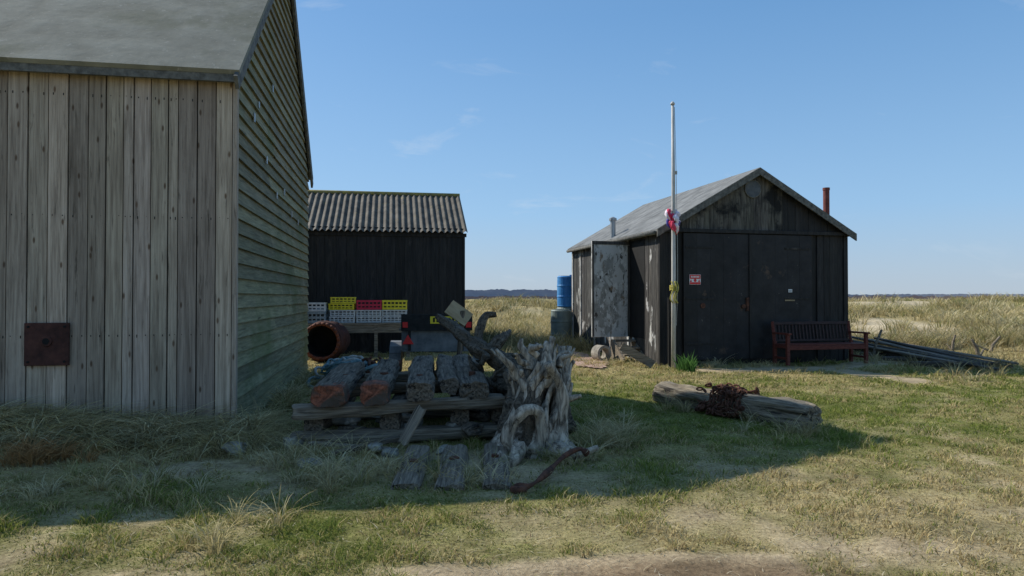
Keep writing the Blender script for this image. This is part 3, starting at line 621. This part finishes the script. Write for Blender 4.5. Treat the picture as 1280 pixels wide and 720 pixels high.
for i,(x,y,L) in enumerate(((-.83,5.32,1.15),(-.49,5.28,1.25),(-.12,5.33,1.3))):
    baulk('ground_sleeper',(x,y,-.005),(x-.05+i*.01,y+L,.045),.235,.12,M_beam,T,amp=.012,seed=40+i)
mb=MB()
for x,y in ((-.85,5.9),(-.5,6.0),(-.15,6.1)): mb.tube([(x,y,.07),(x,y,.105)],.04,10,amp=.3)
for i,(x,y) in enumerate(((-1.8,7.4),(-1.0,7.4),(-.45,7.7),(-1.42,7.6))): mb.tube([(x,y,.62),(x,y,.67)],.035,8,amp=.3)
mb.build('iron_bolts',M_rust,T)
import bmesh
def stone(name,x,y,z,r,m=M_stone,sq=(1,1,.6),parent=None,seed=0):
    bm=bmesh.new(); bmesh.ops.create_icosphere(bm,subdivisions=3,radius=1)
    for v in bm.verts:
        d=v.co.normalized(); k=max(abs(d.x),abs(d.y),abs(d.z)); f=r*(1.25-.35*k+.45*mn.noise(d*1.3+Vector((seed,0,0)))+.14*mn.noise(d*4+Vector((seed,3,0))))
        v.co=Vector((d.x*f*sq[0],d.y*f*sq[1],d.z*f*sq[2]))
    me=D.meshes.new(name); bm.to_mesh(me); bm.free(); me.materials.append(m); o=D.objects.new(name,me); COL.objects.link(o); o.location=(x,y,z); o.rotation_euler=(0,0,seed)
    if parent: o.parent=parent
    return o
for i,(x,y,z,r) in enumerate(((-2.62,6.5,.07,.11),(-1.75,5.98,.04,.10),(-1.85,6.1,.03,.07),(-1.5,6.2,.02,.07),(-2.15,6.7,.08,.10),(-1.15,6.45,.04,.08),(-.65,6.55,.04,.07),(-1.0,6.25,.02,.05),(-1.3,6.5,.08,.07))):
    stone('stone',x,y,z,r,seed=i*3.1)
random.seed(4)
for i in range(16): stone('rubble_%d'%i,random.uniform(-2,-.2),random.uniform(7.0,8.2),random.uniform(.05,.2),random.uniform(.08,.15),parent=T,seed=i*1.7,m=M_stone if i%3 else M_sleeper)
# ---------------------------------------------------------------- driftwood stump
random.seed(21)
St=empty('driftwood_stump',(0,0,0)); mb=MB()
def gn(ctrl,r0,r1,n=34,sides=22,lob=5,la=.16,tw=.12,amp=.28,nf=5):
    P=curve(ctrl,n)
    P=[p+Vector((mn.noise(p*3),mn.noise(p*3+Vector((5,0,0))),mn.noise(p*3+Vector((0,7,0)))))*.05 for p in P]
    rr=[r0+(r1-r0)*(i/n) for i in range(n+1)]
    mb.tube(P,rr,sides,amp=amp,lobes=lob,lobeamp=la,twist=tw,nf=nf)
gn([(.12,6.55,-.1),(.16,6.6,.3),(.24,6.7,.6),(.30,6.85,.80)],.17,.06,lob=6,la=.2,tw=.2)
gn([(.0,6.7,-.1),(-.02,6.75,.3),(.03,6.85,.55),(-.04,7.1,.7)],.12,.04,tw=-.2)
gn([(.36,6.9,-.1),(.38,6.95,.4),(.42,7.0,.7),(.46,7.1,.9)],.15,.04)
gn([(.15,7.2,0),(.1,7.2,.4),(.2,7.1,.6),(.05,7.0,.75)],.22,.06)
mb.build('gap_shade_core',M_drift2,St,smooth=True)  # core coloured darker to put shade into the gaps between ribs
mb=MB()
# long twisted ribs of bleached wood running up round the core, all spiralling the same way
for i in range(30):
    th=2.0+5.4*i/30+random.uniform(-.12,.12); tw=random.uniform(.55,1.0); z0=random.uniform(-.1,.05); z1=random.uniform(.6,1.08)
    C=[]; off=random.uniform(-.01,.045); fl=random.uniform(.03,.16) if i%4==0 else 0; ph=random.uniform(0,6.28)
    for k in range(8):
        t=k/7; z=z0+(z1-z0)*t; rr=(.235-.11*z)*(1+.10*math.sin(z*7+ph))+off+fl*t**3+.14*max(0,.2-z)
        a=th+tw*t+.10*math.sin(t*7+ph); C.append((.17+.20*z+rr*1.1*math.cos(a),6.70+.25*z+rr*math.sin(a),z))
    gn(C,random.uniform(.045,.075),random.uniform(.010,.03),n=34,sides=12,lob=2,la=.25,tw=.15,amp=.22,nf=7)
# swollen burr and looping root on the front
gn([(.05,6.42,.02),(-.02,6.38,.25),(.10,6.36,.45),(.26,6.42,.40),(.30,6.44,.2),(.2,6.4,.02)],.06,.045,n=36,sides=14,amp=.25)
gn([(.32,6.5,.9),(.44,6.6,.72),(.50,6.65,.45),(.46,6.6,.15),(.56,6.5,.0)],.035,.07,n=30,sides=14,amp=.25)
gn([(.4,6.4,.1),(.6,6.3,.05),(.78,6.25,.13)],.07,.02,n=18,sides=12)
gn([(.1,6.3,.1),(.0,6.15,.04),(-.1,6.15,.12)],.07,.03,n=18,sides=12)
for i in range(18):
    a=random.uniform(0,6.28); r=random.uniform(.12,.24); z=random.uniform(.45,.95); bx,by=.26+r*math.cos(a),6.82+r*.9*math.sin(a)
    p=Vector((bx,by,z)); c=[p.copy()]
    dv=Vector((math.cos(a),math.sin(a)*.6,random.uniform(.1,1.2)))
    for k in range(3):
        p=p+dv*random.uniform(.04,.11)+Vector((random.uniform(-.06,.06),random.uniform(-.06,.06),random.uniform(-.03,.07))); c.append(p.copy())
    gn(c,random.uniform(.03,.06),random.uniform(.006,.02),n=16,sides=10,la=.1,amp=.3)
mb.build('gnarled_roots',M_drift,St,smooth=True)
mb=MB()
gn([(-.95,9.0,1.24),(-.75,8.7,1.08),(-.42,8.3,.88),(-.05,7.9,.70),(.2,7.5,.55)],.045,.14)
gn([(-.45,8.4,.9),(-.4,8.5,1.12),(-.32,8.6,1.28),(-.18,8.6,1.33)],.07,.025,n=20)
gn([(-.3,8.2,.8),(-.1,8.3,1.0),(-.05,8.5,1.12)],.08,.025,n=20)
gn([(.0,7.9,.2),(.1,7.8,.6),(.3,7.7,.8),(.5,7.8,.88)],.20,.05)
gn([(-.2,8.0,.4),(0,7.8,.5),(.4,7.4,.4),(.6,7.2,.1)],.18,.1)
for i in range(26):
    p=Vector((random.uniform(-.5,.5),random.uniform(7.3,8.3),random.uniform(.45,.8))); c=[p.copy()]
    for k in range(3): p=p+Vector((random.uniform(-.14,.14),random.uniform(-.1,.05),random.uniform(0,.12))); c.append(p.copy())
    gn(c,random.uniform(.03,.07),.012,n=14,sides=9,la=.1,amp=.4)
mb.build('fallen_limb',M_drift2,St,smooth=True)
mb=MB(); mb.box(-.18,.18,-.01,.01,-.12,.12,I3,Matrix.Translation((-.78,10.0,1.27))@Matrix.Rotation(R(35),4,'Y')@Matrix.Rotation(R(-30),4,'X')); mb.build('plywood_scrap',M_ply,T)
baulk('upright_prop',(-.8,10.05,.4),(-.72,10.02,1.3),.07,.06,M_sleeper,T,amp=.01,seed=64,nr=10)
e=empty('rusty_iron_bar'); mb=MB(); P=curve([(.02,5.28,.03),(.15,5.3,.05),(.3,5.6,.08),(.45,5.95,.12),(.6,6.1,.15),(.66,6.05,.12)],30); mb.tube(P,[.024+.008*math.sin(i*.7) for i in range(31)],10,amp=.3); mb.tube([(.0,5.26,.02),(.06,5.22,.03),(.1,5.26,.03)],.03,8,amp=.3); mb.build('bar',M_rust,e,smooth=True)
# ---------------------------------------------------------------- log with chain
Lg=empty('wooden_log'); p0=Vector((2.12,9.75,.16)); p1=Vector((3.42,7.75,.15))
baulk('timber',p0,p1,.3,.27,M_log,Lg,amp=.045,seed=55,nr=44,sq=3.6,roll=R(8))
ch=MB()
def link(c,t,upv,s=.05,r=.013):
    t=t.normalized(); a=upv-t*upv.dot(t); a.normalize(); P=[]
    for k in range(11):
        th=k/10*2*math.pi; P.append(c+t*math.cos(th)*s+a*math.sin(th)*s*.6)
    ch.tube(P,r,6,caps=False)
ax=(p1-p0).normalized(); sd=Vector((0,0,1)).cross(ax).normalized(); upz=ax.cross(sd)
for wv in range(6):
    tt=.44+wv*.035; cen=p0+(p1-p0)*tt; R0=.175+random.uniform(0,.02); ph=random.uniform(0,1)
    for k in range(20):
        th=k/20*2*math.pi+ph; rad=Vector(sd)*math.cos(th)*R0+upz*math.sin(th)*R0*.95; tan=-Vector(sd)*math.sin(th)+upz*math.cos(th)
        q=cen+rad+ax*random.uniform(-.03,.03)
        if q.z<.02: q.z=.03
        link(q,tan+ax*.15,rad if k%2 else ax,.042,.012)
for k in range(120):
    t_=random.gauss(.52,.06); q=p0+(p1-p0)*t_+sd*random.uniform(-.2,.1)+upz*random.uniform(.13,.21)
    if k>60: t_=random.uniform(.36,.64); u_=random.uniform(.15,.26); q=p0+(p1-p0)*t_-sd*u_; q.z=.03+max(0,(.24-u_))*1.5+random.uniform(0,.05)
    v=Vector((random.uniform(-1,1),random.uniform(-1,1),random.uniform(-.5,.5))); link(q,v,Vector((random.uniform(-1,1),random.uniform(-1,1),1)),.04,.012)
ch.build('rusty_chain',M_rust,Lg,smooth=True)
# ---------------------------------------------------------------- plank heap right
T=empty('plank_heap')
for i in range(9):
    x=8.3+i*.17+random.uniform(-.05,.05); a=random.uniform(-.3,.3)
    baulk('plank_%d'%i,(x+.6,19.0+random.uniform(-1,1),.28+random.uniform(0,.12)),(x+.9+a,13.9+random.uniform(-.4,.9),.06+random.uniform(0,.08)),.15,.05,M_heap if i%4 else M_beam,T,amp=.006,seed=70+i,nr=10)
for i in range(4): baulk('crosspiece_%d'%i,(8.5+i*.1,14.6+i*1.3,.08),(10.3,14.4+i*1.2,.09),.12,.1,M_heap,T,seed=90+i,nr=10)
random.seed(5)
for i,(x,y,h,tl) in enumerate(((8.95,17.0,.7,.25),(11.3,16.5,.45,-.2),(12.2,17.5,.4,.3),(11.9,18.5,.45,.1))):
    e=empty('broken_post',(x,y,float(hgt(x,y)))); mb=MB(); mb.tube([(0,0,-.2),(tl*.4,0,h*.5),(tl,0,h)],[.045,.04,.025],8,amp=.25); mb.tube([(0,0,.05),(tl*-.8,.1,h*.45)],[.03,.02],7,amp=.25); mb.build('post',M_beam,e)
# ---------------------------------------------------------------- distant tree line
def band(name,r,a0,a1,hf,m,base=-3,n=900):
    mb=MB(); prev=None
    for i in range(n+1):
        a=R(a0+(a1-a0)*i/n); x,y=r*math.sin(a),r*math.cos(a); h=hf(math.degrees(a),i); cur=((x,y,base),(x,y,h),(x*1.03,y*1.03,h*.8))
        if prev: mb.face([prev[0],cur[0],cur[1],prev[1]]); mb.face([prev[1],cur[1],cur[2],prev[2]])
        prev=cur
    return mb.build(name,m)
M_far1=mat('woods_painted_haze',(.30,.34,.41),(.40,.43,.47),(.02,.02,.1),3,6,rough=1,bump=0,spec=0)  # distance haze is painted into this bluish-grey base colour
M_far2=mat('heath_band',(.26,.20,.19),(.36,.27,.23),(.03,.03,.2),3,6,rough=1,bump=0,spec=0)
def h1(a,i):
    f=float(fbm(np.array(a*1.1),np.array(.3),5,5)); f2=float(fbm(np.array(a*9),np.array(.7),8,3))
    base=9.5 if a<8 else 9.5*max(0,1-(a-8)/14)+2.2
    return 2.2+base*(.6+.45*f)+f2*1.6
def h2(a,i): return 1.2+1.5*float(fbm(np.array(a*2.),np.array(.9),15,5))+.4*float(fbm(np.array(a*20),np.array(.2),16,2))
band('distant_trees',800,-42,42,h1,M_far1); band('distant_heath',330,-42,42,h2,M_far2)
# ---------------------------------------------------------------- light
sd_=Vector((-1.07,.505,1.0)).normalized(); el=math.asin(sd_.z); az=math.atan2(sd_.x,sd_.y)
W=D.worlds.new('World'); SC.world=W; W.use_nodes=True; nt=W.node_tree; bg=nt.nodes['Background']
sk=nt.nodes.new('ShaderNodeTexSky'); sk.sky_type='NISHITA'; sk.sun_disc=False; sk.sun_elevation=el; sk.sun_rotation=az; sk.altitude=0; sk.air_density=1.0; sk.dust_density=.4; sk.ozone_density=2.5
tcw=nt.nodes.new('ShaderNodeTexCoord').outputs['Generated']
sp=nt.nodes.new('ShaderNodeSeparateXYZ'); nt.links.new(tcw,sp.inputs[0])
hz=nt.nodes.new('ShaderNodeValToRGB'); e_=hz.color_ramp.elements; e_[0].position=0; e_[0].color=(.92,.92,.92,1); e_[1].position=.6; e_[1].color=(.35,.35,.35,1)
m_=e_.new(.09); m_.color=(.80,.80,.80,1); m_=e_.new(.25); m_.color=(.62,.62,.62,1); nt.links.new(sp.outputs[2],hz.inputs[0])
hc=nt.nodes.new('ShaderNodeValToRGB'); e_=hc.color_ramp.elements; e_[0].position=0; e_[0].color=(.46,.555,.66,1); e_[1].position=.38; e_[1].color=(.15,.41,.80,1)
m_=e_.new(.12); m_.color=(.31,.545,.84,1); nt.links.new(sp.outputs[2],hc.inputs[0])
hs=mixc(nt,1.0,hc.outputs[0],(8.2,8.2,8.2),'MULTIPLY')
c0=mixc(nt,hz.outputs[0],sk.outputs[0],hs)
nn=noise_n(nt,mapping(nt,tcw,(2.2,2.2,9)),2.0,9,.62,.8); cm=ramp(nt,nn,.60,.85,(0,0,0,1),(.34,.34,.34,1))
cw=mixc(nt,cm,c0,(6.2,6.6,7.0)); nt.links.new(cw,bg.inputs[0]); bg.inputs[1].default_value=.122
sl=D.lights.new('sun','SUN'); sl.energy=5.0; sl.angle=R(.55); sl.color=(1,.95,.86); so=D.objects.new('sun',sl); COL.objects.link(so)
so.rotation_euler=(-sd_).to_track_quat('-Z','Y').to_euler(); so.location=(-10,6,12)
cam=D.cameras.new('camera'); cam.lens=24; cam.sensor_width=36; cam.clip_end=9000; cam.clip_start=.05
co=D.objects.new('camera',cam); COL.objects.link(co); co.location=(0,0,1.5); co.rotation_euler=(R(90.8),0,0); SC.camera=co
SC.view_settings.view_transform='Standard'; SC.view_settings.look='None'; SC.view_settings.exposure=0
